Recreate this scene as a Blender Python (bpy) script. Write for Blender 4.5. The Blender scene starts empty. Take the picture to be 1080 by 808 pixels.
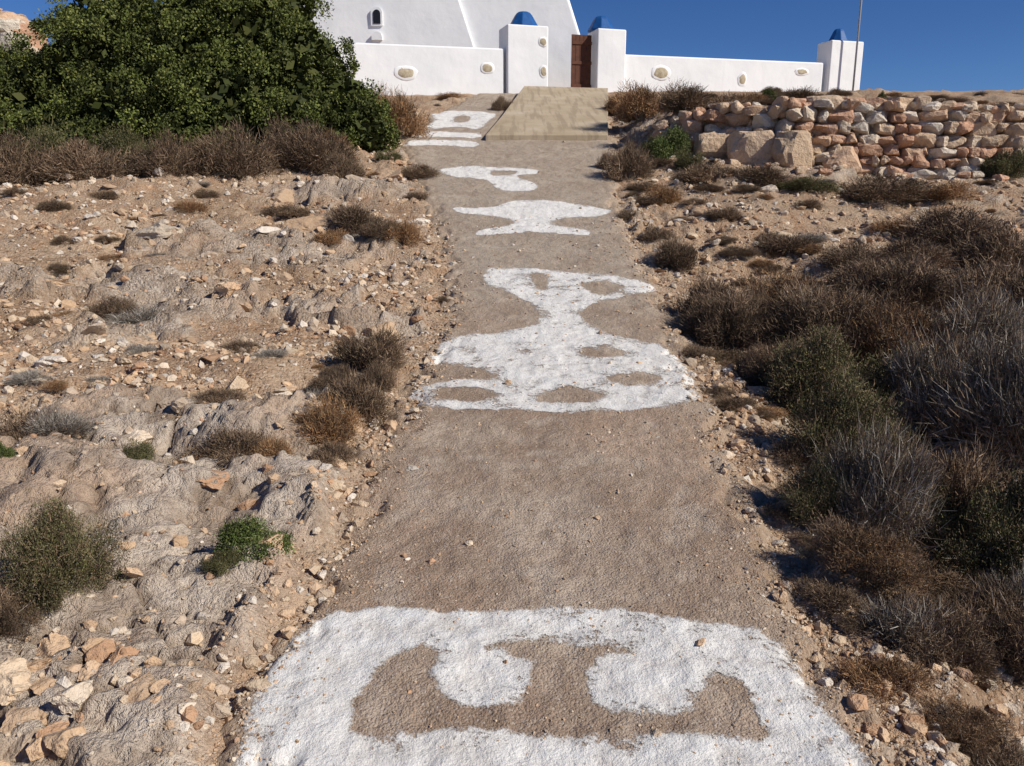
import bpy, bmesh, math
import numpy as np
from mathutils import Vector, Matrix
rng=np.random.default_rng(11)
scene=bpy.context.scene
# ------------------------------------------------------------------ survey helpers
F=848.;CX=540.;CY=404.;PT=math.radians(13.5);CAMZ=2.0
SP,CP=math.sin(PT),math.cos(PT)
def sstep(t):
    t=np.clip(t,0,1);return t*t*(3-2*t)
ky=[-2000,-200,-40,0,5.3,7.5,10,12.5,18,27,34,60,120,400,2500]
kz=[-40,-25,-4.2,0,.555,.79,1.2,1.726,3.0,5.03,5.35,5.2,-3,-35,-40]
fy=np.arange(-60,90,.05);fz=np.interp(fy,ky,kz)
kk=np.exp(-.5*(np.arange(-40,41)*.05/.6)**2);kk/=kk.sum()
fzs=np.convolve(np.pad(fz,40,mode='edge'),kk,mode='valid')
def prof(y):
    return np.where((y>-55)&(y<85),np.interp(y,fy,fzs),np.interp(y,ky,kz))
def yw(x): return np.interp(x,[2.0,3,5,9,14,30],[17.8,16.7,15.35,14.9,15.6,18])
def H(x,y):
    x=np.asarray(x,float);y=np.asarray(y,float)
    z=prof(y)
    z=z+np.minimum(.045*np.maximum(0,-x-1.4),.45)*sstep((26-y)/6)
    z=z-.16*sstep((x-1.3)/.9)*sstep((11-y)/4)
    tg=np.minimum(3.25+(y-15)*.148,5.08)
    t=sstep((y-yw(x)+.05)/.25)*sstep((x-2.4)/1.2)*sstep((33-y)/4)
    z=z+t*np.maximum(0,tg-z)
    z=z-np.minimum(np.maximum(0,np.abs(x)-28)*.12,34)
    return z
def ray(u,v):
    xr=(u-CX)/F;yr=(CY-v)/F
    return xr,CP+yr*SP,-SP+yr*CP
def G(u,v):
    dx,dy,dz=ray(u,v)
    ys=np.linspace(.8,60,12000);xs=ys*dx/dy;zs=CAMZ+ys*dz/dy
    i=np.argmax(zs<H(xs,ys))
    if i==0: i=np.argmin(np.abs(ys-27))
    return float(xs[i]),float(ys[i])
def PY(u,v,y):
    dx,dy,dz=ray(u,v)
    return (y*dx/dy,y,CAMZ+y*dz/dy)
def dep(x,y):
    z=float(H(x,y));return y*CP-(z-CAMZ)*SP
# ------------------------------------------------------------------ numpy noise
def perlin(x,y,seed=0):
    xi=np.floor(x).astype(np.int64);yi=np.floor(y).astype(np.int64)
    xf=x-xi;yf=y-yi
    def g(ix,iy,dx,dy):
        h=(ix*374761393+iy*668265263+seed*974634777)&0xffffffff
        h=((h^(h>>13))*1274126177)&0xffffffff
        h=(h^(h>>16))&0xffffffff
        a=h/4294967296.*2*np.pi
        return np.cos(a)*dx+np.sin(a)*dy
    u=xf**3*(xf*(xf*6-15)+10);v=yf**3*(yf*(yf*6-15)+10)
    a=g(xi,yi,xf,yf);b=g(xi+1,yi,xf-1,yf);c=g(xi,yi+1,xf,yf-1);d=g(xi+1,yi+1,xf-1,yf-1)
    return (a+(b-a)*u+((c+(d-c)*u)-(a+(b-a)*u))*v)*1.5
def fbm(x,y,o=4,seed=0,gain=.5):
    s=0;a=1.
    for i in range(o):
        s=s+a*perlin(x*2**i+i*17.3,y*2**i-i*9.1,seed+i);a*=gain
    return s
# ------------------------------------------------------------------ path edges
tab=[(808,235,925),(720,275,885),(640,325,840),(540,375,795),(430,425,748),(370,455,722),(320,478,702),(270,470,676),(220,452,652),(180,435,648),(150,425,650)]
Ly=[];Lx=[];Ry=[];Rx=[]
for v,a,b in tab:
    p=G(a,v);q=G(b,v);Ly.append(p[1]);Lx.append(p[0]);Ry.append(q[1]);Rx.append(q[0])
p=G(455,122);Ly.append(p[1]);Lx.append(p[0])
p=G(505,99);Ly.append(26.5);Lx.append(PY(505,99,26.5)[0])
Ry.append(27);Rx.append(3.0)
def Lf(y): return np.interp(y,Ly,Lx)+.08*perlin(y*1.7,y*0+3.3,5)+.05*perlin(y*5,y*0+1.3,6)
def Rf(y): return np.interp(y,Ry,Rx)+.08*perlin(y*1.6,y*0+8.3,7)+.05*perlin(y*5,y*0+5.3,8)
def pd(x,y): return np.minimum(x-Lf(y),Rf(y)-x)
blobs=[(G(130,590),1.25,.75,1.5),(G(40,530),.9,.5,1.4),(G(200,690),.75,.7,1.4),(G(290,262),1.7,.9,1.),(G(200,455),.8,.4,1.2),(G(420,200),.8,.6,1.),(G(400,345),.4,.4,1.1),(G(110,780),.5,.5,1.3),(G(120,300),1.2,.5,1.),(G(350,200),1.2,.6,1.)]
def slab(x,y):
    m=x*0
    for (bx,by),rx,ry,st in blobs:
        if st>=1.2: m=np.maximum(m,st-np.sqrt(((x-bx)/rx)**2+((y-by)/ry)**2)+.3*perlin(x*1.5,y*1.5,43))
    return sstep(m/.3)*sstep((-pd(x,y)+.02)/.2)
def rockmask(x,y):
    m=fbm(x/2.2+5,y/2.2,3,41)*1.2-.6
    for (bx,by),rx,ry,st in blobs:
        m=np.maximum(m,st-np.sqrt(((x-bx)/rx)**2+((y-by)/ry)**2)*.9+.3*perlin(x*1.5,y*1.5,43))
    m=m+.28*fbm(x/.3,y/.3,3,45)
    m=sstep(m/.2)*sstep((-pd(x,y)+.02)/.2)
    return m*sstep((24-y)/6)
def cracks(x,y):
    wx=fbm(x*1.3,y*1.3,4,9,.6)*.5;wy_=fbm(x*1.3+7,y*1.3,4,19,.6)*.5
    return np.exp(-np.abs(perlin(x/.75+wx,y/.5+wy_,21))/.035)
def Z(x,y):
    x=np.asarray(x,float);y=np.asarray(y,float)
    z=H(x,y);d=pd(x,y)
    pm=np.where(y<27,sstep((-d+.08)/.3),1.)
    rm=rockmask(x,y);sb=slab(x,y)
    wide=sstep((-d)/1.2)
    rough=.5+sstep(fbm(x/1.4,y/1.4,2,13)+.5)
    n=.13*fbm(x/2.4,y/2.4,3,1)*wide+.07*fbm(x/.5,y/.5,3,2)*rough+.024*fbm(x/.13,y/.13,3,3)*rough
    wx=fbm(x*2,y*2,3,9)*.25
    t=fbm(x/1.0+wx*.5,y/.6,4,35,.55)*2.5;ft=np.floor(t);led=(ft+.25*(t-ft)+.75*sstep((t-ft)/.14))*.07
    rk=.02+led*(1-.25*sb)+.05*sb+.055*(1-.25*sb)*fbm(x/.6,y/.5,5,31,.6)-.07*cracks(x,y)
    n=n*(1-rm)+rm*(rk+.5*.1*fbm(x/2.6,y/2.6,3,1)*wide)
    near=sstep((60-np.abs(y))/30)*sstep((60-np.abs(x))/30)
    far=(1-near)*1.2*fbm(x/30,y/30,4,71)
    court=1-.85*sstep((y-25)/2)*sstep((18-np.abs(x))/5)*sstep((45-y)/5)
    return z-.03+pm*(.03+n*near*court)+far
def Zp(x,y):
    d=pd(x,y)
    return H(x,y)+.022+.014*fbm(x/.45,y/.45,3,51)+.005*fbm(x/.08,y/.08,3,53)-.085*sstep((.16+.16*fbm(x/.2,y/.2,3,55)-d)/.32)
def Zs(x,y):
    return np.where((pd(x,y)>0)&(y<20),np.maximum(Z(x,y),Zp(x,y)),Z(x,y))
# ------------------------------------------------------------------ mesh helpers
def link(o,parent=None):
    scene.collection.objects.link(o)
    if parent is not None:o.parent=parent
    return o
def empty(name,loc=(0,0,0)):
    e=bpy.data.objects.new(name,None);e.location=loc;e.empty_display_size=.1
    return link(e)
def npmesh(name,V,Fc,k,cols=None,attrs=None,smooth=True,mat=None):
    me=bpy.data.meshes.new(name);n=len(V);m=len(Fc)
    me.vertices.add(n);me.vertices.foreach_set("co",np.ascontiguousarray(V,dtype=np.float32).ravel())
    me.loops.add(m*k);me.loops.foreach_set("vertex_index",np.ascontiguousarray(Fc,dtype=np.int32).ravel())
    me.polygons.add(m);me.polygons.foreach_set("loop_start",np.arange(0,m*k,k,dtype=np.int32))
    me.update(calc_edges=True)
    if cols is not None:
        a=me.attributes.new("Col",'FLOAT_COLOR','POINT')
        c=np.ones((n,4),np.float32);c[:,:3]=cols;a.data.foreach_set("color",c.ravel())
    for nm,arr in (attrs or {}).items():
        a=me.attributes.new(nm,'FLOAT','POINT');a.data.foreach_set("value",np.ascontiguousarray(arr,dtype=np.float32).ravel())
    if smooth: me.shade_smooth()
    else: me.shade_flat()
    if mat: me.materials.append(mat)
    return me
def gridfaces(nr,nc):
    i=np.arange(nr*nc).reshape(nr,nc)
    return np.stack([i[:-1,:-1],i[:-1,1:],i[1:,1:],i[1:,:-1]],-1).reshape(-1,4)
def cm(a,b,t):
    a=np.asarray(a,float);b=np.asarray(b,float)
    if a.ndim==1:a=a[None]
    if b.ndim==1:b=b[None]
    return a+(b-a)*t[:,None]
# ------------------------------------------------------------------ materials
class M:
    def __init__(s,name,rough=.9):
        s.m=bpy.data.materials.new(name);s.m.use_nodes=True;s.t=s.m.node_tree;s.N=s.t.nodes;s.L=s.t.links
        s.b=s.N["Principled BSDF"];s.b.inputs["Roughness"].default_value=rough
        s.b.inputs["Specular IOR Level"].default_value=.2
        s.co=s.N.new("ShaderNodeTexCoord").outputs["Object"]
    def set(s,inp,v):
        if v is None:return
        if hasattr(v,"is_linked"): s.L.new(v,inp)
        else: inp.default_value=v
    def noise(s,scale,detail=5,rough=.6,dist=0,vec=None):
        n=s.N.new("ShaderNodeTexNoise");n.inputs["Scale"].default_value=scale;n.inputs["Detail"].default_value=detail
        n.inputs["Roughness"].default_value=rough;n.inputs["Distortion"].default_value=dist
        s.L.new(vec or s.co,n.inputs["Vector"]);return n.outputs["Fac"]
    def ramp(s,f,stops):
        n=s.N.new("ShaderNodeValToRGB");e=n.color_ramp.elements
        while len(e)<len(stops): e.new(.5)
        for i,(p,c) in enumerate(stops):
            e[i].position=p;e[i].color=(c[0],c[1],c[2],1) if hasattr(c,'__len__') else (c,c,c,1)
        s.L.new(f,n.inputs[0]);return n.outputs[0]
    def mix(s,f,a,b,mode='MIX'):
        n=s.N.new("ShaderNodeMix");n.data_type='RGBA';n.blend_type=mode
        s.set(n.inputs[0],f)
        for i,v in ((6,a),(7,b)):
            if hasattr(v,"is_linked"): s.L.new(v,n.inputs[i])
            else: n.inputs[i].default_value=(v[0],v[1],v[2],1)
        return n.outputs[2]
    def math(s,op,a,b=None,c=None,clamp=False):
        n=s.N.new("ShaderNodeMath");n.operation=op;n.use_clamp=clamp
        s.set(n.inputs[0],a);s.set(n.inputs[1],b);s.set(n.inputs[2],c);return n.outputs[0]
    def attr(s,name,out="Fac"):
        n=s.N.new("ShaderNodeAttribute");n.attribute_name=name;return n.outputs[out]
    def bump(s,h,dist=.01,strength=1.,nrm=None):
        n=s.N.new("ShaderNodeBump");n.inputs["Distance"].default_value=dist;n.inputs["Strength"].default_value=strength
        s.L.new(h,n.inputs["Height"])
        return n.outputs[0]
    def fin(s,col=None,nrm=None):
        if col is not None:s.set(s.b.inputs["Base Color"],col)
        if nrm is not None:s.L.new(nrm,s.b.inputs["Normal"])
        return s.m
g=M("ground_soil",.95)
c=g.attr("Col","Color");nn=g.noise(26,4,.75);sb_=g.attr("slab")
vn=g.N.new("ShaderNodeTexVoronoi");vn.inputs["Scale"].default_value=42;g.L.new(g.co,vn.inputs["Vector"])
sep=g.N.new("ShaderNodeSeparateColor");g.L.new(vn.outputs["Color"],sep.inputs[0])
spk=g.math('MULTIPLY',g.ramp(sep.outputs[0],[(.5,0),(.62,1)]),g.math('SUBTRACT',.5,g.math('MULTIPLY',sb_,.45)))
c=g.mix(spk,c,g.ramp(sep.outputs[1],[(0,(.26,.155,.095)),(.5,(.52,.38,.26)),(1,(.66,.56,.45))]))
c=g.mix(g.ramp(nn,[(.48,0),(.72,.62)]),c,(.22,.14,.085))
g.fin(c,g.bump(g.math('SUBTRACT',g.math('MULTIPLY',nn,1.8),g.math('MULTIPLY',vn.outputs["Distance"],g.math('SUBTRACT',.6,g.math('MULTIPLY',sb_,.55)))),.028,1.));MG=g.m
def groundcol(x,y):
    rm=rockmask(x,y);sb=slab(x,y)
    c=cm((.43,.255,.145),(.61,.44,.295),sstep(fbm(x/.9,y/.9,5,101,.6)*.6+.5))
    c=cm(c,(.58,.445,.32),.7*sstep(fbm(x/.22,y/.22,4,103,.65)*.9+.35))
    c=cm(c,(.27,.17,.10),.6*sstep(fbm(x/1.8,y/1.8,5,105,.6)*1.5-.2))
    c=cm(c,(.25,.16,.10),.5*sstep(fbm(x/.1,y/.1,2,107)*1.5-.1))
    k=cm((.43,.335,.255),(.645,.545,.445),sstep(fbm(x/.5,y/.5,5,111,.65)*.7+.5+.1*sb))
    k=cm(k,(.57,.405,.285),.65*sstep(fbm(x/1.1,y/1.1,3,113)*1.4+.1))
    k=cm(k,(.29,.225,.175),(.7-.1*sb)*sstep(fbm(x/.17,y/.17,4,115,.65)*1.5-.15))
    k=cm(k,(.18,.12,.08),.85*cracks(x,y))
    return cm(c,k,rm)
# footpath
g=M("path_worn_concrete",.92)
c=g.attr("Col","Color");nn=g.noise(62,4,.8)
vn=g.N.new("ShaderNodeTexVoronoi");vn.inputs["Scale"].default_value=105;g.L.new(g.co,vn.inputs["Vector"])
sep=g.N.new("ShaderNodeSeparateColor");g.L.new(vn.outputs["Color"],sep.inputs[0])
c=g.mix(g.math('MULTIPLY',g.ramp(sep.outputs[0],[(.66,0),(.74,1)]),.45),c,g.ramp(sep.outputs[1],[(0,(.22,.15,.11)),(.5,(.48,.37,.285)),(1,(.70,.63,.55))]))
c=g.mix(g.ramp(nn,[(.48,0),(.74,.55)]),c,(.26,.18,.13))
h=g.math('ADD',g.math('MULTIPLY',nn,1.05),g.math('MULTIPLY',g.noise(9,4,.65),2.3))
h=g.math('SUBTRACT',h,g.math('MULTIPLY',vn.outputs["Distance"],.4))
g.fin(c,g.bump(h,.017,.95));MP=g.m
def pathcol(x,y):
    c=cm((.375,.27,.195),(.525,.42,.325),sstep(fbm(x/.7,y/.7,5,121,.6)*.7+.5))
    c=cm(c,(.50,.345,.24),.55*sstep(fbm(x/1.6,y/1.6,3,123)*1.2+.1)*sstep((11-y)/5))
    c=cm(c,(.455,.39,.315),.6*sstep((y-5)/6))
    c=cm(c,(.30,.215,.15),.55*sstep(fbm(x/.16,y/.16,5,125,.65)*1.4-.15))
    c=cm(c,(.30,.215,.155),.35*sstep(fbm(x/.5,y/.9,5,131,.6)*1.6-.2))
    c=cm(c,(.60,.51,.415),.5*sstep(fbm(x/.35,y/.35,5,127,.65)*1.4-.3))
    e=sstep((.30-pd(x,y)+.15*fbm(x/.25,y/.25,3,129))/.35)
    return cm(c,(.46,.33,.22),.65*e)
# paint
g=M("whitewash_on_ground",.8)
n1=g.noise(10,4,.65);n2=g.noise(70,4,.8)
pcol=g.ramp(n1,[(.3,(.70,.66,.61)),(.5,(.80,.775,.74)),(.75,(.85,.84,.82))])
pcol=g.mix(g.ramp(n2,[(.54,0),(.72,.55)]),pcol,(.50,.42,.34))
g.fin(pcol,g.bump(g.math('ADD',g.math('MULTIPLY',n2,.9),g.math('MULTIPLY',n1,2.1)),.014,.85))
sd=g.attr("sdf")
wob=g.math('ADD',g.math('MULTIPLY',g.math('SUBTRACT',g.noise(7,5,.75),.5),.15),g.math('MULTIPLY',g.math('SUBTRACT',n2,.5),.07))
a=g.math('ADD',sd,wob)
a=g.math('MULTIPLY',g.math('ADD',a,.005),50,clamp=True)
worn=g.attr("worn")
thr=g.math('ADD',g.noise(40,5,.85),g.math('MULTIPLY',g.math('SUBTRACT',g.noise(4.5,4,.65),.5),.9))
thr=g.math('SUBTRACT',thr,g.math('MULTIPLY',g.math('MULTIPLY',sd,8,clamp=True),.15))
lim=g.math('SUBTRACT',.518,g.math('MULTIPLY',worn,.11))
b=g.math('SUBTRACT',1.,g.math('MULTIPLY',g.math('SUBTRACT',thr,lim),9,clamp=True))
al=g.math('MULTIPLY',a,b,clamp=True)
tr=g.N.new("ShaderNodeBsdfTransparent");mx=g.N.new("ShaderNodeMixShader")
g.L.new(al,mx.inputs[0]);g.L.new(tr.outputs[0],mx.inputs[1]);g.L.new(g.b.outputs[0],mx.inputs[2])
g.L.new(mx.outputs[0],g.N["Material Output"].inputs[0]);MW=g.m
# stones
def stonemat(name,bd=.01,sc=1.):
    g=M(name,.9);c=g.attr("Col","Color");n=g.noise(16*sc,4,.75)
    c=g.mix(g.ramp(n,[(.25,.6),(.5,0)]),c,g.mix(.5,c,(.66,.58,.49)))
    c=g.mix(g.ramp(n,[(.52,0),(.72,.55)]),c,(.27,.185,.125))
    return g.fin(c,g.bump(n,bd,.9))
MS=stonemat("loose_limestone",.03);MSW=stonemat("wall_stone",.07,.6)
def vegmat(name):
    g=M(name,.75);return g.fin(g.attr("Col","Color"))
MV=vegmat("leaves_and_twigs");MTw=vegmat("dry_twigs")
g=M("whitewashed_render",.85)
c=g.ramp(g.noise(.9,4,.6),[(.3,(.78,.79,.80)),(.6,(.86,.86,.86))])
mp=g.N.new("ShaderNodeMapping");mp.inputs["Scale"].default_value=(4,4,.5);g.L.new(g.co,mp.inputs[0])
c=g.mix(g.ramp(g.noise(1.2,4,.65,vec=mp.outputs[0]),[(.55,0),(.8,.3)]),c,(.64,.64,.62))
MWH=g.fin(c,g.bump(g.noise(2,4,.5),.04,.5))
g=M("blue_paint",.5);MB=g.fin(g.ramp(g.noise(5,4),[(.3,(.012,.075,.25)),(.7,(.018,.11,.33))]),g.bump(g.noise(10,3),.01,.5))
g=M("brown_gate_wood",.6);MD=g.fin(g.ramp(g.noise(6,5),[(.3,(.08,.03,.018)),(.7,(.14,.055,.03))]))
g=M("dark_glass",.2);MK=g.fin((.02,.02,.025,1))
g=M("pole_metal",.5);MPo=g.fin((.30,.31,.33,1))
g=M("ramp_concrete",.9)
c=g.ramp(g.noise(1.2,5,.65),[(.3,(.38,.30,.20)),(.55,(.47,.38,.27)),(.75,(.53,.45,.34))])
mp=g.N.new("ShaderNodeMapping");mp.inputs["Scale"].default_value=(6,.35,1);g.L.new(g.co,mp.inputs[0])
c=g.mix(g.ramp(g.noise(1.3,4,.6,vec=mp.outputs[0]),[(.48,0),(.60,.6)]),c,(.29,.225,.155))
MR=g.fin(c,g.bump(g.noise(30,4,.7),.01,.8))
# ------------------------------------------------------------------ ground
def axis(fine,lim,spans):
    out=[0.];x=0.
    while x<lim:
        s=fine
        for a,r in spans:
            if x>=a:s=max(fine,(x)*r)
        x+=s;out.append(x)
    return np.array(out)
xa=axis(.022,2200,[(2,.011),(22,.06)])
xs=np.concatenate([-xa[:0:-1],xa])
ya=[1.0]
while ya[-1]<2300:
    y=ya[-1];ya.append(y+(max(.016,.0062*y) if y<32 else .06*y))
yb=[1.0-.05]
while yb[-1]>-2000:
    y=yb[-1];yb.append(y-max(.05,abs(y)*.08))
ys=np.array(yb[::-1]+ya)
XX,YY=np.meshgrid(xs,ys)
x=XX.ravel();y=YY.ravel()
me=npmesh("ground",np.stack([x,y,Z(x,y)],1),gridfaces(len(ys),len(xs)),4,cols=groundcol(x,y),attrs={"slab":slab(x,y)},mat=MG)
link(bpy.data.objects.new("ground",me))
# ------------------------------------------------------------------ footpath
yy=[-6.]
while yy[-1]<26.4:
    y=yy[-1];yy.append(y+(.1 if y<1 else max(.012,.005*y)))
yy=np.array(yy);nc=200
s=np.linspace(0,1,nc)
L=Lf(yy)-.16;R=Rf(yy)+.16
X=L[:,None]+(R-L)[:,None]*s[None];Y=np.repeat(yy[:,None],nc,1)
x=X.ravel();y=Y.ravel();zp=Zp(x,y)
me=npmesh("footpath",np.stack([x,y,zp],1),gridfaces(len(yy),nc),4,cols=pathcol(x,y),mat=MP)
link(bpy.data.objects.new("footpath",me))
def cat(pts,n=5):
    P=np.array(pts,float);N=len(P);o=[]
    for i in range(N):
        p0,p1,p2,p3=P[i-1],P[i],P[(i+1)%N],P[(i+2)%N]
        for t in np.arange(n)/n:
            o.append(.5*((2*p1)+(-p0+p2)*t+(2*p0-5*p1+4*p2-p3)*t*t+(-p0+3*p1-3*p2+p3)*t**3))
    return np.array(o)
def sdf(px,py,poly):
    d=np.full(px.shape,1e9);ins=np.zeros(px.shape,bool);N=len(poly)
    for i in range(N):
        ax,ay=poly[i];bx,by=poly[(i+1)%N]
        ex,ey=bx-ax,by-ay;wx,wy=px-ax,py-ay
        t=np.clip((wx*ex+wy*ey)/(ex*ex+ey*ey+1e-12),0,1)
        d=np.minimum(d,(wx-ex*t)**2+(wy-ey*t)**2)
        c=((ay>py)!=(by>py))
        with np.errstate(divide='ignore',invalid='ignore'):
            xi=(bx-ax)*(py-ay)/(by-ay)+ax
        ins^=c&(px<xi)
    d=np.sqrt(d);return np.where(ins,d,-d)
letters=[
 ([(246,840),(252,800),(268,740),(292,695),(340,658),(400,645),(470,650),(560,647),(640,650),(720,658),(800,670),(835,697),(870,745),(900,795),(915,840),(800,850),(580,852),(380,850)],
  [[(375,780),(380,740),(405,708),(446,688),(460,700),(455,725),(475,745),(510,754),(548,746),(563,722),(555,700),(520,688),(570,683),(655,690),(630,702),(618,725),(628,745),(660,757),(700,762),(735,752),(752,718),(780,728),(798,760),(802,787),(700,778),(600,784),(540,776),(450,782)]],0.15),
 ([(510,290),(530,284),(580,288),(640,292),(690,303),(690,310),(655,316),(620,326),(614,338),(640,353),(690,365),(720,382),(735,405),(738,425),(700,434),(620,438),(540,437),(470,435),(435,427),(432,415),(465,406),(515,402),(505,393),(465,388),(456,375),(475,360),(530,352),(563,346),(566,330),(545,315),(515,303)],
  [[(560,293),(575,294),(576,306),(565,305)],[(615,302),(640,299),(658,305),(640,312),(622,311)],[(618,373),(650,371),(660,377),(628,380)],[(462,414),(500,413),(518,418),(505,427),(465,424)],[(568,424),(600,411),(638,422),(620,427),(580,427)],[(640,402),(680,396),(697,403),(680,409),(655,408)]],.75),
 ([(480,221),(520,220),(545,213),(585,214),(640,222),(636,229),(600,232),(583,238),(622,246),(610,250),(555,247),(508,250),(505,245),(542,238),(525,230),(488,227)],[],.2),
 ([(465,180),(500,177),(560,180),(568,184),(545,188),(566,196),(560,203),(528,202),(512,192),(475,187)],[[(520,182),(545,182),(540,186),(520,186)]],.2),
 ([(432,150),(465,149),(502,151),(500,157),(465,155),(428,155)],[],.4),
 ([(440,141),(470,140),(506,142),(503,147),(470,146),(436,146)],[],.4),
 ([(455,119),(490,118),(522,121),(515,129),(505,137),(480,135),(450,137),(458,127)],[[(482,124),(495,124),(492,130),(480,130)]],.5),
]
S=np.full(x.shape,-1.);Wn=np.zeros(x.shape)
for out,holes,wv in letters:
    P=cat([G(u,v) for u,v in out])
    mn,mxx=P.min(0)-.4,P.max(0)+.4
    k=np.where((x>mn[0])&(x<mxx[0])&(y>mn[1])&(y<mxx[1]))[0]
    d=sdf(x[k],y[k],P)
    for hpts in holes:
        d=np.minimum(d,-sdf(x[k],y[k],cat([G(u,v) for u,v in hpts])))
    up=d>S[k];S[k]=np.where(up,d,S[k]);Wn[k]=np.where(up,wv,Wn[k])
S=np.clip(S,-1,1)
Fc=gridfaces(len(yy),nc)
keep=(S[Fc].max(1)>-.13)
Fk=Fc[keep];used,inv=np.unique(Fk,return_inverse=True)
me=npmesh("painted_lettering",np.stack([x[used],y[used],zp[used]+.004],1),inv.reshape(-1,4),4,attrs={"sdf":S[used],"worn":Wn[used]},mat=MW)
link(bpy.data.objects.new("painted_lettering",me))
# ------------------------------------------------------------------ stones
def ico(sub):
    bm=bmesh.new();bmesh.ops.create_icosphere(bm,subdivisions=sub,radius=1.)
    V=np.array([v.co[:] for v in bm.verts]);Fq=np.array([[v.index for v in f.verts] for f in bm.faces]);bm.free();return V,Fq
ICO={k:ico(k) for k in (1,2,3,4)}
def rockbase(sub,seed,cuts=9,lo=.5,hi=.85,rough=.04,box=1.):
    r=np.random.default_rng(seed);V,Fq=ICO[sub];V=V.copy()
    if box!=1.: V=np.sign(V)*np.abs(V)**box
    for i in range(cuts):
        n=r.normal(size=3);n/=np.linalg.norm(n);d=r.uniform(lo,hi)
        q=V@n;V-=np.maximum(q-d,0)[:,None]*n[None]
    V+=rough*(fbm(V[:,0]*1.7+seed,V[:,1]*1.7+V[:,2]*2.3,4,seed,.6))[:,None]*V
    return V,Fq
def randrot(n,r):
    a=r.uniform(0,2*np.pi,n);R=np.zeros((n,3,3));R[:,0,0]=np.cos(a);R[:,0,1]=-np.sin(a);R[:,1,0]=np.sin(a);R[:,1,1]=np.cos(a);R[:,2,2]=1
    t=r.normal(0,.3,n);T=np.zeros((n,3,3));T[:,0,0]=1;T[:,1,1]=np.cos(t);T[:,1,2]=-np.sin(t);T[:,2,1]=np.sin(t);T[:,2,2]=np.cos(t)
    return R@T
SPAL=np.array([(.60,.46,.32),(.53,.36,.225),(.64,.53,.41),(.49,.295,.175),(.58,.405,.26),(.48,.375,.28),(.69,.61,.52),(.56,.395,.26)])
def stones(name,pos,size,sub,r,mat,asp=(1,.8,.6),smooth=False,nv=10,pal=SPAL,lo=.38,hi=.78,rough=.06,box=1.):
    VV=[];FF=[];CC=[];off=0;n=len(pos);var=r.integers(0,nv,n)
    for k in range(nv):
        idx=np.where(var==k)[0]
        if not len(idx):continue
        V,Fq=rockbase(sub,100+k,lo=lo,hi=hi,rough=rough,box=box)
        m=len(idx);sc=np.array(asp)[None]*r.uniform(.7,1.35,(m,3))
        P=V[None]*(size[idx,None]*sc*1.15)[:,None,:]
        P=np.einsum('nij,nkj->nki',randrot(m,r),P)+pos[idx][:,None,:]
        c=pal[r.integers(0,len(pal),m)]*r.uniform(.75,1.12,(m,1))
        VV.append(P.reshape(-1,3));CC.append(np.repeat(c,len(V),0))
        FF.append((Fq[None]+(np.arange(m)*len(V))[:,None,None]+off).reshape(-1,3));off+=m*len(V)
    return npmesh(name,np.concatenate(VV),np.concatenate(FF),3,cols=np.concatenate(CC),smooth=smooth,mat=mat)
def scatter(n,y0,y1,r,pw=1.):
    t=r.uniform(0,1,n);yv=y0*(y1/y0)**(t**pw)
    xv=r.uniform(-1,1,n);w=.75*yv+.6
    return xv*w,yv
r=np.random.default_rng(3)
x1,y1=scatter(90000,1.3,12,r)
d=pd(x1,y1);rmv=rockmask(x1,y1);sbv=slab(x1,y1);cl=fbm(x1/.5,y1/.5,3,77)
prob=np.where(d>.15,.05+.34*sstep(cl*1.5-.1),np.where(d>-.25,.6,.45*(1-.6*rmv)*(1-.6*sbv)))*np.where(d<.1,sstep(cl+.7),1)
edgeb=np.exp(-((d-.04)/.18)**2)*.45
k=r.uniform(size=len(x1))<prob+edgeb
x1,y1=x1[k],y1[k];sz=(.003+.008*r.random(len(x1))**2.2)*(.6+.25*y1)
sz=np.where(pd(x1,y1)>.1,sz*.72,sz)
me=stones("gravel",np.stack([x1,y1,Zs(x1,y1)+sz*.25],1),sz,1,r,MS);link(bpy.data.objects.new("gravel",me))
x2,y2=scatter(60000,1.4,22,r,.8)
d=pd(x2,y2);rmv=rockmask(x2,y2);sbv=slab(x2,y2);cl=fbm(x2/1.1,y2/1.1,3,79)
prob=np.where(d>.05,.010,np.where(d>-.15,.5,.9*(1-.75*rmv)*(1-.5*sbv)))*np.where(d<0,sstep(cl*.9+.6),1)
tr_=(x2>3)&(y2>yw(x2)-.5);prob=np.where(tr_,0,prob);prob=np.where((x2>0)&(y2<11),prob*.8,prob)
k=r.uniform(size=len(x2))<prob;x2,y2=x2[k],y2[k]
sz=.010+.042*r.random(len(x2))**3;sz*=(.75+.06*y2);sz=np.where(pd(x2,y2)>.05,sz*.6,sz)
me=stones("loose_stones",np.stack([x2,y2,Zs(x2,y2)+sz*.15],1),sz,1,r,MS,nv=16,rough=.12,asp=(1,.85,.7),hi=.9);link(bpy.data.objects.new("loose_stones",me))
x3,y3=scatter(3600,1.6,22,r,.75)
d=pd(x3,y3);tr_=(x3>3)&(y3>yw(x3)-.6)
prob=np.where(d>-.1,0,.55)*sstep(fbm(x3/1.6,y3/1.6,2,81)+.6)*(1-.6*slab(x3,y3));prob=np.where(tr_|((x3>0)&(y3<9)),prob*.35,prob)
k=r.uniform(size=len(x3))<prob;x3,y3=x3[k],y3[k]
sz=(.03+.065*r.random(len(x3))**2.5)*(.8+.045*y3)
me=stones("limestone_rocks",np.stack([x3,y3,Zs(x3,y3)],1),sz,3,r,MS,rough=.14,asp=(1,.8,.55));link(bpy.data.objects.new("limestone_rocks",me))
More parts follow.
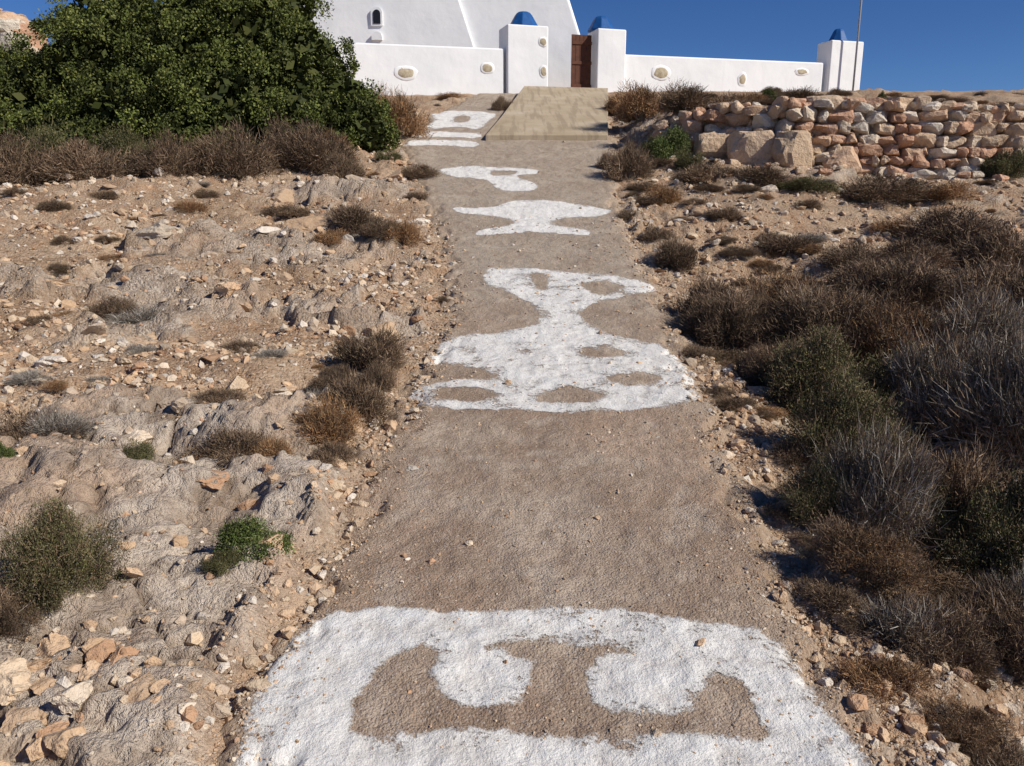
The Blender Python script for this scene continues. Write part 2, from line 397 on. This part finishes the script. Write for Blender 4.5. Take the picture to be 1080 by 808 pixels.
BL=[(100,415,24),(55,303,34),(60,385,30),(400,352,50),(380,530,16),(240,318,24),(330,240,40),(170,255,34),(440,235,34),(410,185,50),(30,728,38),(100,735,40),(60,700,44),(25,775,40),(15,745,50),(130,720,30),(80,770,44),(110,700,34),(150,760,50),(50,745,30),(40,800,50),(1025,690,28),(895,625,18),(1065,575,20),(150,460,34),(300,205,40),(380,190,50),(910,250,34),(830,250,26),(225,520,34),(430,430,16),(435,498,16),(30,350,26),(930,790,26),(1000,750,24),(1050,800,30),(900,720,18)]
pp=[];ss=[]
for u,v,w in BL:
    bx,by=G(u,v);sw=w*dep(bx,by)/F/2
    pp.append((bx,by,float(Zs(bx,by))-sw*.1));ss.append(sw*1.2)
me=stones("boulders",np.array(pp),np.array(ss),4,r,MS,asp=(1,.8,.5),rough=.18,lo=.4,hi=.75);link(bpy.data.objects.new("boulders",me))
# ------------------------------------------------------------------ dry stone wall
pp=[];mu=[]
WP=np.array([(.62,.46,.32),(.58,.36,.24),(.66,.54,.41),(.53,.31,.20),(.63,.46,.31),(.66,.58,.48),(.59,.40,.27)])
hh=lambda q:np.interp(q,[2.7,3.2,4.0,5,9,15],[.4,.82,1.16,1.24,1.22,1.15])
for dd in (0,.2):
    z0=-.03
    while z0<1.25:
        hc=r.uniform(.14,.28);q=2.8+r.uniform(0,.2)
        while q<15:
            h1_=hc*r.uniform(.75,1.15);w=h1_*r.uniform(.8,2.0)
            if z0+hc*.5<hh(q)+r.uniform(-.04,.06):
                yq=float(yw(q))-.2+dd+z0*.10+r.uniform(-.04,.04)
                bz=float(H(q,yw(q)-.6))
                pp.append((q+w/2,yq,bz+z0+hc/2+r.uniform(-.03,.03)));mu.append((w*.55,.2,h1_*.55))
            q+=w
        z0+=hc*.92
for u,v,w,h_ in [(795,182,44,38),(834,183,34,38),(756,172,46,32),(705,172,30,24),(890,160,36,24)]:
    X0=PY(u,v,15.3)[0];yq=float(yw(X0))-.30;X0=PY(u,v,yq)[0];dd=yq*.97
    pp.append((X0,yq,float(H(X0,yq))+h_*dd/F/2));mu.append((w*dd/F/2*1.1,.22,h_*dd/F/2*1.1))
for q in np.arange(3,15,.2):
    pp.append((q+r.uniform(-.1,.1),float(yw(q))+r.uniform(-.15,.3),float(H(q,yw(q)-.6))+hh(q)+r.uniform(-.03,.06)));s_=r.uniform(.05,.12);mu.append((s_*1.5,s_,s_*.8))
for q in r.uniform(3,15,90):
    yq=float(yw(q))-r.uniform(.3,1.2);s_=r.uniform(.03,.09);pp.append((q,yq,float(Zs(q,yq))+.02));mu.append((s_*1.3,s_,s_*.8))
def wallstones(name,pp,mu,pal,mat,seed,tilt=.1,yaw=.18):
    r=np.random.default_rng(seed);VV=[];FF=[];CC=[];off=0
    for i,(p,m) in enumerate(zip(pp,mu)):
        V,Fq=rockbase(3,300+i%40,cuts=8,lo=.66,hi=1.05,rough=.11,box=.52)
        V=V*np.array(m)/.9
        a=r.normal(0,tilt);c_,s_=math.cos(a),math.sin(a);b=r.normal(0,yaw);c2,s2=math.cos(b),math.sin(b)
        V=V@np.array([[c_,0,-s_],[0,1,0],[s_,0,c_]]);V=V@np.array([[c2,s2,0],[-s2,c2,0],[0,0,1]])
        VV.append(V+np.array(p));FF.append(Fq+off);off+=len(V)
        CC.append(np.repeat((pal[r.integers(0,len(pal))]*r.uniform(.8,1.12))[None],len(V),0))
    return npmesh(name,np.concatenate(VV),np.concatenate(FF),3,cols=np.concatenate(CC),smooth=False,mat=mat)
link(bpy.data.objects.new("dry_stone_wall",wallstones("dry_stone_wall",pp,mu,WP,MSW,5)))
pp=[];mu=[]
for i in range(240):
    u=r.uniform(-130,30);v=r.uniform(14+max(0,(u+0)*.5),150)
    q=PY(u,v,20+r.uniform(-.2,.4)-(v-20)*.004);s_=r.uniform(.12,.3);pp.append(q);mu.append((s_*1.4,s_*1.3,s_))
link(bpy.data.objects.new("stone_ruin",wallstones("stone_ruin",pp,mu,WP*.95,MSW,8,.2,.3)))
# ------------------------------------------------------------------ shrubs
def unit(v): return v/(np.linalg.norm(v,axis=1)[:,None]+1e-9)
def leafquads(c,a,b):
    return np.stack([c+a,c+b,c-a,c-b],1).reshape(-1,3)
def shrub(name,seed,ntw,nlf,tcol,lcol,tl=.13,tw=.0055,ll=.022,lobes=16,loose=.5,mat=None,stem=70,lrr=(.22,.42)):
    r=np.random.default_rng(seed)
    d=unit(r.normal(size=(lobes,3)));d[:,2]=np.abs(d[:,2])*.9
    lc=d*r.uniform(.3,.68,(lobes,1));lr=r.uniform(lrr[0],lrr[1],lobes)
    lc[:,2]=np.maximum(lc[:,2],.12)
    ltint=r.uniform(.6,1.4,lobes)
    V=[];C=[]
    def pts(n,pw):
        k=r.integers(0,lobes,n);dd=unit(r.normal(size=(n,3))+np.array([0,0,.35]))
        p=lc[k]+dd*(lr[k]*r.random(n)**pw)[:,None]*(1+.15*r.normal(size=(n,1)))
        p[:,2]=np.abs(p[:,2]);return p,k,dd
    p,k,dd=pts(ntw,.45)
    dr=unit(p*1.0+np.array([0,0,.25])+loose*r.normal(size=(ntw,3)))
    ln=tl*r.uniform(.5,1.4,(ntw,1));sd=unit(np.cross(dr,r.normal(size=(ntw,3))))*tw*r.uniform(.6,1.3,(ntw,1))
    q=np.stack([p-sd,p+sd,p+dr*ln+sd*.3,p+dr*ln-sd*.3],1).reshape(-1,3);V.append(q)
    tc=np.array(tcol)[r.integers(0,len(tcol),ntw)]*ltint[k][:,None]*r.uniform(.7,1.3,(ntw,1));C.append(np.repeat(tc,4,0))
    if stem:
        p,k,dd=pts(stem,.6);p=p*r.uniform(.9,1.2,(stem,1));o=r.normal(0,.06,(stem,3));o[:,2]=0
        mid=(o+p)/2+r.normal(0,.06,(stem,3));w=unit(np.cross(p-o,r.normal(size=(stem,3))))*.010
        for A,B,wa,wb in ((o,mid,1,.7),(mid,p,.7,.25)):
            V.append(np.stack([A-w*wa,A+w*wa,B+w*wb,B-w*wb],1).reshape(-1,3));C.append(np.repeat(np.tile(np.array([[.27,.23,.195]]),(stem,1))*r.uniform(.6,1.3,(stem,1)),4,0))
    if nlf:
        p,k,dd=pts(nlf,.3);a=unit(dd+.9*r.normal(size=(nlf,3)));b=unit(np.cross(a,r.normal(size=(nlf,3))))
        s=ll*r.uniform(.6,1.3,(nlf,1));V.append(leafquads(p,a*s,b*s*.45))
        c=np.array(lcol)[r.integers(0,len(lcol),nlf)]*ltint[k][:,None]*r.uniform(.75,1.3,(nlf,1));C.append(np.repeat(c,4,0))
    V=np.concatenate(V);C=np.concatenate(C)
    return npmesh(name,V,np.arange(len(V)).reshape(-1,4),4,cols=C,mat=mat or MTw)
BR=[(.21,.14,.088),(.15,.10,.062),(.28,.195,.13),(.11,.078,.05)]
RU=[(.33,.18,.08),(.24,.13,.065),(.38,.245,.13),(.17,.10,.058)]
GY=[(.34,.30,.25),(.25,.21,.18),(.42,.38,.33),(.14,.12,.10)]
GR=[(.075,.105,.025),(.10,.135,.038),(.05,.07,.02),(.14,.16,.05)]
OL=[(.10,.098,.038),(.125,.118,.05),(.068,.068,.028),(.16,.135,.068)]
KIND={'br':[shrub("dry_shrub_mesh",s,9000,2500,BR,BR,tw=.006,ll=.016) for s in (1,2,3,4)],
 'ru':[shrub("rust_shrub_mesh",s,7000,7000,RU,RU,tw=.006,ll=.018) for s in (5,6)],
 'gy':[shrub("grey_shrub_mesh",s,6000,600,GY,BR,tl=.2,tw=.005,loose=.35,stem=260) for s in (7,8)],
 'gr':[shrub("green_shrub_mesh",s,1500,16000,OL,GR,ll=.028,mat=MV,loose=.8) for s in (9,10)],
 'ol':[shrub("heath_shrub_mesh",s,5000,16000,OL,OL,ll=.02,tl=.09,mat=MV) for s in (11,12)]}
BIG={'br':shrub("dry_thicket_mesh",21,26000,8000,BR,BR,tl=.085,tw=.0036,ll=.009,lobes=40,lrr=(.14,.34),stem=200),
 'ru':shrub("rust_thicket_mesh",22,22000,16000,RU+BR,RU+BR,tl=.07,tw=.0036,ll=.010,lobes=40,lrr=(.14,.34)),
 'gy':shrub("grey_thicket_mesh",23,13000,8000,GY+BR,OL,tl=.14,tw=.0034,ll=.009,lobes=40,stem=700,loose=.4,lrr=(.14,.34)),
 'ol':shrub("heath_thicket_mesh",24,12000,40000,OL+BR,OL+OL+BR[:2],tl=.07,tw=.0034,ll=.012,lobes=44,mat=MV,lrr=(.13,.32),stem=250)}
NM={'br':'dry_shrub','ru':'rust_brown_shrub','gy':'bare_twiggy_shrub','gr':'green_shrub','ol':'heath_shrub'}
rs=np.random.default_rng(9)
def put(u,v,w,h_,kind,big=False):
    bx,by=G(u,v);dd=dep(bx,by)/F
    me=BIG[kind] if big else KIND[kind][rs.integers(0,len(KIND[kind]))]
    o=bpy.data.objects.new(NM[kind],me)
    R_=w*dd/2;hz=h_*dd
    by2=by+R_*.55
    bx2=bx*by2/by
    o.location=(bx2,by2,float(Zs(bx2,by2))-.03);o.scale=(R_,R_*.9,hz*.95);o.rotation_euler=(0,0,rs.uniform(0,6.28))
    return link(o)
SH=[(75,672,170,150,'ol',1),(5,700,130,90,'br',1),(265,622,115,50,'gr',0),(240,628,60,30,'ol',0),(140,503,76,28,'ol',0),(4,508,36,26,'gr',0),
(35,480,150,60,'br',0),(60,470,90,40,'gy',0),(150,347,110,30,'gy',0),(120,340,70,26,'br',0),(392,402,110,55,'br',0),(375,450,130,62,'br',0),(350,478,100,55,'ru',0),(350,505,70,34,'br',0),(330,440,60,30,'gy',0),(400,420,60,40,'br',0),(360,425,60,40,'br',0),
(250,500,130,45,'br',0),(210,500,70,30,'ru',0),(425,263,60,38,'ru',0),(372,250,90,34,'br',0),(400,262,60,24,'br',0),(230,438,80,22,'br',0),(65,287,40,14,'br',0),(350,262,50,20,'ru',0),
(412,174,45,19,'ol',0),(252,190,115,66,'br',0),(335,182,105,60,'br',0),(180,194,100,55,'br',0),(95,196,120,62,'br',0),(20,196,120,70,'br',0),(140,185,90,60,'ol',0),(50,185,110,70,'ol',0),(300,176,90,60,'br',0),(360,190,60,36,'br',0),
(422,148,80,64,'ru',0),(400,140,50,50,'ru',0),(445,190,60,20,'br',0),(475,104,50,10,'ru',0),(530,118,30,24,'br',0),(380,160,60,44,'ru',0),(350,168,50,40,'ru',0),(150,388,50,16,'gy',0),
(290,500,60,30,'ru',0),(440,330,40,14,'br',0),(440,212,50,18,'br',0),(300,225,60,14,'br',0),(60,230,60,16,'br',0),(110,215,50,14,'br',0),(200,225,50,14,'ru',0),
(662,192,66,56,'br',0),(640,180,30,26,'br',0),(706,178,66,42,'gr',0),(690,172,40,34,'ol',0),(725,186,50,30,'ol',0),(740,196,100,28,'br',0),(675,138,95,48,'ru',0),(720,128,90,36,'br',0),(765,120,80,30,'br',0),(650,120,40,24,'ru',0),(812,106,36,18,'gr',0),(840,114,80,18,'br',0),(880,116,70,14,'ru',0),(930,118,80,14,'br',0),(930,108,14,18,'gr',0),(1000,122,60,12,'br',0),(790,112,60,18,'ru',0),(900,110,60,14,'br',0),(950,114,60,12,'br',0),(860,108,50,14,'br',0),(1050,122,60,10,'ru',0),(980,117,60,10,'ru',0),
(800,203,100,26,'br',0),(850,210,90,22,'ol',0),(925,216,130,34,'br',0),(1062,194,70,40,'ol',0),(1000,215,80,24,'ru',0),(1000,262,150,58,'br',0),(1055,292,130,70,'br',0),(715,288,70,44,'br',0),(700,215,60,22,'ru',0),(830,275,100,26,'br',0),(660,232,40,14,'br',0),(940,245,70,24,'ru',0),(690,255,50,20,'br',0),(760,240,60,18,'br',0),(960,285,120,40,'br',0),(900,292,100,36,'br',0),
(770,372,150,95,'br',1),(745,350,100,62,'br',0),(830,355,160,90,'ru',1),(865,390,200,120,'br',1),(935,350,200,90,'br',1),(1050,355,200,100,'br',1),(1030,405,210,120,'gy',1),(940,405,190,120,'ru',1),(820,420,140,90,'br',1),
(865,450,180,130,'ol',1),(880,510,170,150,'ol',1),(915,590,190,170,'gy',1),(930,575,170,170,'ol',1),(1000,480,230,170,'gy',1),(1075,520,230,200,'gy',1),(990,590,220,180,'br',1),(1085,650,230,220,'ol',1),(1030,640,190,140,'ol',1),(960,450,170,120,'ol',1),(860,560,120,90,'ol',1),
(920,645,160,80,'ru',1),(975,705,200,100,'br',1),(1060,720,190,120,'br',1),(930,740,120,50,'ru',0),(1010,790,150,60,'ru',1),(890,620,110,60,'br',0),(1075,700,160,110,'gy',1),(950,690,150,70,'gy',0),(1060,850,180,80,'br',1),(840,500,70,36,'br',0)]
for u,v,w,h_,k_,b_ in SH: put(u,v,w,h_,k_,bool(b_))
tu=empty("dry_grass_tufts")
xt,yt=scatter(1200,1.8,24,rs,.6)
for a,b in zip(xt,yt):
    if pd(a,b)>-.1 or rockmask(np.array([a]),np.array([b]))[0]>.7: continue
    if a>2.5 and abs(b-yw(a))<.6: continue
    if abs(a)<3.2 and b>24: continue
    if a<0 and rs.random()<.35: continue
    if perlin(np.array([a/1.3]),np.array([b/1.3]),91)[0]<(.05 if a<0 else -.1): continue
    k_=rs.choice(['br','br','ru','gy','br']);o=bpy.data.objects.new("tuft",KIND[k_][rs.integers(0,len(KIND[k_]))])
    R_=rs.uniform(.04,.17)*(.8+.07*b);o.location=(a,b,float(Zs(a,b))-.01);o.scale=(R_*1.4*rs.uniform(.7,1.3),R_*1.2,R_*rs.uniform(.35,.8));o.rotation_euler=(0,0,rs.uniform(0,6))
    link(o,tu)
# ---- big evergreen bush
def bigbush():
    r=np.random.default_rng(5);V=[];C=[]
    subs=[(55,120,72,17.2),(125,78,78,17.4),(200,58,76,17.6),(268,55,74,17.6),(318,85,62,17.4),(362,122,46,17.0),(255,125,72,16.6),(150,135,72,16.4),(60,160,60,16.2),(330,140,52,16.6),(205,110,80,16.8),(15,105,62,18),(225,20,55,18.5),(120,40,60,18.5),(385,140,28,16.6),(100,60,45,17.3),(290,20,50,18),(0,150,60,16.6),(110,165,50,15.9),(210,160,50,16.)]
    for u,v,rp,yd in subs:
        c=np.array(PY(u,v,yd));R0=rp*yd*.97/F
        m=int(56*(R0/1.4)**2)+8
        dd=unit(r.normal(size=(m,3)));cc=c+dd*(R0*r.uniform(.70,1.0,(m,1)));cr=r.uniform(.12,.34,m);ti=r.uniform(.6,1.4,m)
        n=m*230;k=r.integers(0,m,n);d2=unit(r.normal(size=(n,3))+dd[k]*.7)
        p=cc[k]+d2*(cr[k]*r.random(n)**.35)[:,None]*(1+.12*r.normal(size=(n,1)))
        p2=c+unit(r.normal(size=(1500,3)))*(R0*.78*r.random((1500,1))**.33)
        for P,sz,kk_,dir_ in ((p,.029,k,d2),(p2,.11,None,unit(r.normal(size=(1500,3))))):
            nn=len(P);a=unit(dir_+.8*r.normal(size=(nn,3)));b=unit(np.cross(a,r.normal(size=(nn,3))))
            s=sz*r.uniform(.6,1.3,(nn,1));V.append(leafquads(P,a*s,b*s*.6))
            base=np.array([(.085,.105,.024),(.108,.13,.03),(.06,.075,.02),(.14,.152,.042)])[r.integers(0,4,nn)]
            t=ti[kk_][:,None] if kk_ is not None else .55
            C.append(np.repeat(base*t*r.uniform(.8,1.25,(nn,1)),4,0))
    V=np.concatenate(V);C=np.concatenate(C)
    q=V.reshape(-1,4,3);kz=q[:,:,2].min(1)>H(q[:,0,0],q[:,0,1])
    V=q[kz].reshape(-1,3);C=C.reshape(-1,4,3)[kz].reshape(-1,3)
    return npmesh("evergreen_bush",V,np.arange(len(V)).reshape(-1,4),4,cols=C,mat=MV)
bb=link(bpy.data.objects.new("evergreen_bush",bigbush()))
# ------------------------------------------------------------------ buildings
def solid(name,corn,mat,parent,bev=.04):
    bm=bmesh.new();v=[bm.verts.new(c) for c in corn]
    for f in ((3,2,1,0),(4,5,6,7),(0,1,5,4),(1,2,6,5),(2,3,7,6),(3,0,4,7)): bm.faces.new([v[i] for i in f])
    bmesh.ops.recalc_face_normals(bm,faces=bm.faces)
    me=bpy.data.meshes.new(name);bm.to_mesh(me);bm.free();me.materials.append(mat);me.shade_smooth()
    o=link(bpy.data.objects.new(name,me),parent)
    if bev:
        m=o.modifiers.new("b",'BEVEL');m.width=bev;m.segments=3;m.harden_normals=True
    return o
def lathe(name,prof_,n,mat,parent,loc,smooth=True,rot=0.):
    V=[];Fq=[]
    for (rr,zz) in prof_:
        for i in range(n):
            a=2*math.pi*i/n+rot;V.append((rr*math.cos(a),rr*math.sin(a),zz))
    m=len(prof_)
    me=bpy.data.meshes.new(name)
    for j in range(m-1):
        for i in range(n): Fq.append((j*n+i,j*n+(i+1)%n,(j+1)*n+(i+1)%n,(j+1)*n+i))
    Fq.append(tuple(range(n))[::-1]);Fq.append(tuple((m-1)*n+i for i in range(n)))
    me.from_pydata(V,[],Fq);me.materials.append(mat)
    if smooth: me.shade_smooth()
    else: me.shade_flat()
    o=link(bpy.data.objects.new(name,me),parent);o.location=loc;return o
WS=.3;ang=math.atan(WS)
tx,ty=math.cos(ang),math.sin(ang);nx,ny=math.sin(ang),-math.cos(ang)
def wy(u):
    dx,dy,dz=ray(u,80);k=dx/dy
    Y=27.05/(1-WS*k);return k*Y,Y
def ztop(u,v):
    X,Y=wy(u);return PY(u,v,Y)[2]
cw=empty("courtyard_wall")
def wallseg(u0,v0,u1,v1,name):
    a=wy(u0);b=wy(u1);T=.35
    zb0=float(H(*a))-.5;zb1=float(H(*b))-.5;z0=ztop(u0,v0);z1=ztop(u1,v1)
    c=[(a[0],a[1],zb0),(b[0],b[1],zb1),(b[0]-nx*T,b[1]-ny*T,zb1),(a[0]-nx*T,a[1]-ny*T,zb0)]
    t=[(a[0],a[1],z0),(b[0],b[1],z1),(b[0]-nx*T,b[1]-ny*T,z1),(a[0]-nx*T,a[1]-ny*T,z0)]
    solid(name,c+t,MWH,cw,.06)
wallseg(230,38.5,532,51,"wall_left")
wallseg(655,57,868,66,"wall_right")
def ret(u,v,L_):
    a=wy(u);T=.35;z=ztop(u,v);zb=float(H(*a))-.6
    p=[(a[0]-nx*.4,a[1]-ny*.4),(a[0]-nx*.4+tx*T,a[1]-ny*.4+ty*T),(a[0]-nx*L_+tx*T,a[1]-ny*L_+ty*T),(a[0]-nx*L_,a[1]-ny*L_)]
    solid("wall_side",[(q[0],q[1],zb) for q in p]+[(q[0],q[1],z) for q in p],MWH,cw,.06)
ret(880,66,9);ret(235,39,9)
MIN=M("inset_stone",.9);MIN.fin(MIN.ramp(MIN.noise(9,5),[(.3,(.34,.27,.17)),(.7,(.56,.49,.37))]),MIN.bump(MIN.noise(20,5),.02,.8));MIN=MIN.m
def inset(u,v,w,h_,off=0.):
    X,Y=wy(u);z=ztop(u,v);dd=Y*.95/F
    for nm,s_,th,mt in (("inset_rim",1.3,.03,MWH),("inset_stone",1.,.045,MIN)):
        V,Fq=rockbase(3,int(u)+7,cuts=7,lo=.8,hi=.97,rough=.06)
        V=V*np.array([w*dd/2*s_,th,h_*dd/2*s_]);Rm=np.array([[tx,ty,0],[-ty,tx,0],[0,0,1]])
        V=V@Rm+np.array([X+nx*off,Y+ny*off,z])
        me=npmesh(nm,V,Fq,3,mat=mt);link(bpy.data.objects.new(nm,me),cw)
for a in [(428,77,20,12),(514,72,12,10),(697,77,18,12),(783,84,9,12),(845,76,14,6)]: inset(*a)
def post(name,u0,u1,vt,cu,cw_,chh,T=1.0,pro=.12,ins=[]):
    e=empty(name);a=wy(u0);b=wy(u1)
    a=(a[0]+nx*pro,a[1]+ny*pro);b=(b[0]+nx*pro,b[1]+ny*pro)
    zb=float(H(*a))-.5;uc=(u0+u1)/2;z=ztop(uc,vt)
    p=[a,b,(b[0]-nx*T,b[1]-ny*T),(a[0]-nx*T,a[1]-ny*T)]
    solid("pillar",[(q[0],q[1],zb) for q in p]+[(q[0],q[1],z) for q in p],MWH,e,.05)
    cy=sum(q[1] for q in p)/4
    R0=cw_*cy*.95/F/2*1.08;Hc=chh*cy*.95/F
    X_=PY(cu,vt,cy)[0]
    o=lathe("blue_cap",[(R0,-.02),(R0,.03),(R0*.80,Hc*.40),(R0*.58,Hc*.78),(R0*.44,Hc*.95),(R0*.30,Hc)],8,MB,e,(X_,cy,z),smooth=False,rot=ang+math.pi/8)
    bv=o.modifiers.new("b",'BEVEL');bv.width=.02;bv.segments=2
    for q in ins: inset(*q,off=pro)
    return e
post("gatepost",534,577,27,552,29,15,ins=[(572,76,8,10),(571,45,8,9)])
post("gatepost",628,658,31,634,26,14,T=.9)
post("corner_post",872,906,43.5,884,19,13,T=.8)
ga=empty("wooden_gate")
a=wy(606);b=wy(627)
zt=ztop(617,35);zb=float(H(*a))+.03
npk=5
for i in range(npk):
    f0=i/npk;f1=(i+.94)/npk
    p0=(a[0]+(b[0]-a[0])*f0-nx*.3,a[1]+(b[1]-a[1])*f0-ny*.3);p1=(a[0]+(b[0]-a[0])*f1-nx*.3,a[1]+(b[1]-a[1])*f1-ny*.3)
    p=[p0,p1,(p1[0]-nx*.04,p1[1]-ny*.04),(p0[0]-nx*.04,p0[1]-ny*.04)]
    solid("plank",[(q[0],q[1],zb) for q in p]+[(q[0],q[1],zt) for q in p],MD,ga,.005)
for zz in (zb+.2,(zb+zt)/2,zt-.3):
    p0=(a[0]-nx*.27,a[1]-ny*.27);p1=(b[0]-nx*.27,b[1]-ny*.27);p=[p0,p1,(p1[0]-nx*.027,p1[1]-ny*.027),(p0[0]-nx*.027,p0[1]-ny*.027)]
    solid("rail",[(q[0],q[1],zz) for q in p]+[(q[0],q[1],zz+.1) for q in p],MD,ga,.005)
# chapel
ch=empty("chapel")
def vol(name,uL0,uL1,uR0,uR1,y0,depth,vT,bev=.12):
    tt=(97-vT)/97.
    ub=(uL0,uR0);ut=(uL0+(uL1-uL0)*tt,uR0+(uR1-uR0)*tt)
    A=PY(ub[0],97,y0);B=PY(ub[1],97,y0);C=PY(ut[0],vT,y0+.25);D=PY(ut[1],vT,y0+.25)
    zb=4.6
    c=[(A[0],y0,zb),(B[0],y0,zb),(B[0],y0+depth,zb),(A[0],y0+depth,zb)]
    t=[(C[0],y0+.25,C[2]),(D[0],y0+.25,D[2]),(D[0],y0+depth-.25,C[2]),(C[0],y0+depth-.25,C[2])]
    return solid(name,c+t,MWH,ch,bev)
vol("nave",215,230,524,488,30.6,7,-75,.06)
vol("side_aisle",480,480,640,604,30.75,5,-50)
q=PY(360,-75,34);lathe("dome",[(2.0,-.2),(2.0,.5),(1.9,.9),(1.6,1.5),(1.1,2.0),(.5,2.3),(.05,2.35)],32,MB,ch,(q[0],34,q[2]))
def arch(name,u,v0,v1,w,y,mat):
    A=PY(u,v1,y);B=PY(u,v0,y);hw=w*y*.95/F/2;hz=B[2]-A[2]
    pts=[(-hw,0),(hw,0)]+[(hw*math.cos(t),hz-hw+hw*math.sin(t)) for t in np.linspace(0,math.pi,12)]
    bm=bmesh.new();fr=[bm.verts.new((A[0]+p[0],y,A[2]+p[1])) for p in pts];f=bm.faces.new(fr)
    ex=bmesh.ops.extrude_face_region(bm,geom=[f]);
    for g_ in ex['geom']:
        if isinstance(g_,bmesh.types.BMVert): g_.co.y+=.3
    bmesh.ops.recalc_face_normals(bm,faces=bm.faces)
    me=bpy.data.meshes.new(name);bm.to_mesh(me);bm.free();me.materials.append(mat);link(bpy.data.objects.new(name,me),ch)
arch("window_surround",397.5,7,27,12,30.66,MWH);arch("window",397.5,10,25,7.5,30.64,MK)
arch("niche_surround",397.5,33,42,11,30.58,MWH);
fp=empty("flagpole")
X,Y=wy(893);zb=float(Z(X,Y));X=PY(896,60,Y)[0]
lathe("pole",[(.035,zb-.3),(.035,zb+4),(.022,zb+4.02),(.022,zb+7.5),(.01,zb+7.55)],10,MPo,fp,(X+.05,Y-.45,0))
# ramp
rp=empty("concrete_ramp")
A=G(512,149);B=G(641,149);C=PY(641,97,27.2);D=PY(553,97,26.2)
za=float(H(*A))+.08;zbb=float(H(*B))+.08
ns=3
for i in range(ns):
    t0=i/ns;t1=(i+1)/ns-.003
    def pt(t,side):
        if side==0: x_,y_,z_=A[0]+(D[0]-A[0])*t,A[1]+(D[1]-A[1])*t,za+(5.12-za)*t
        else: x_,y_,z_=B[0]+(C[0]-B[0])*t,B[1]+(C[1]-B[1])*t,zbb+(5.12-zbb)*t
        return x_,y_,max(z_,float(H(x_,y_))+.13)
    p=[pt(t0,0),pt(t0,1),pt(t1,1),pt(t1,0)]
    solid("slab",[(q[0],q[1],q[2]-.6) for q in p]+p,MR,rp,.012)
a=wy(577);b=wy(628)
solid("threshold",[(a[0],a[1]-.9,4.6),(b[0],b[1]-.9,4.6),(b[0],b[1]+4,4.6),(a[0],a[1]+4,4.6),(a[0],a[1]-.9,5.1),(b[0],b[1]-.9,5.1),(b[0],b[1]+4,5.12),(a[0],a[1]+4,5.12)],MR,rp,.01)
# ------------------------------------------------------------------ camera, light
cam=bpy.data.cameras.new("camera");co=bpy.data.objects.new("camera",cam);link(co)
cam.sensor_width=36;cam.lens=F/1080*36;cam.clip_start=.05;cam.clip_end=6000
co.location=(0,0,CAMZ);co.rotation_euler=(math.radians(90)-PT,0,0);scene.camera=co
az=math.radians(116);el=math.radians(38)
sd_=Vector((math.sin(az)*math.cos(el),math.cos(az)*math.cos(el),math.sin(el)))
sl=bpy.data.lights.new("sun",'SUN');sl.energy=4.9;sl.angle=math.radians(.5);sl.color=(1,.94,.84)
so=bpy.data.objects.new("sun",sl);link(so);so.rotation_euler=sd_.to_track_quat('Z','Y').to_euler()
w=bpy.data.worlds.new("World");scene.world=w;w.use_nodes=True
nt=w.node_tree;sk=nt.nodes.new("ShaderNodeTexSky");sk.sky_type='NISHITA';sk.sun_disc=False
sk.sun_elevation=el;sk.sun_rotation=az;sk.air_density=.85;sk.dust_density=.0;sk.ozone_density=6.;sk.altitude=2400
hs=nt.nodes.new("ShaderNodeHueSaturation");hs.inputs["Hue"].default_value=.508;hs.inputs["Saturation"].default_value=1.14;hs.inputs["Value"].default_value=1.
nt.links.new(sk.outputs[0],hs.inputs["Color"]);nt.links.new(hs.outputs[0],nt.nodes["Background"].inputs[0])
nt.nodes["Background"].inputs[1].default_value=.08
scene.view_settings.view_transform='Standard';scene.view_settings.look='None';scene.view_settings.exposure=0
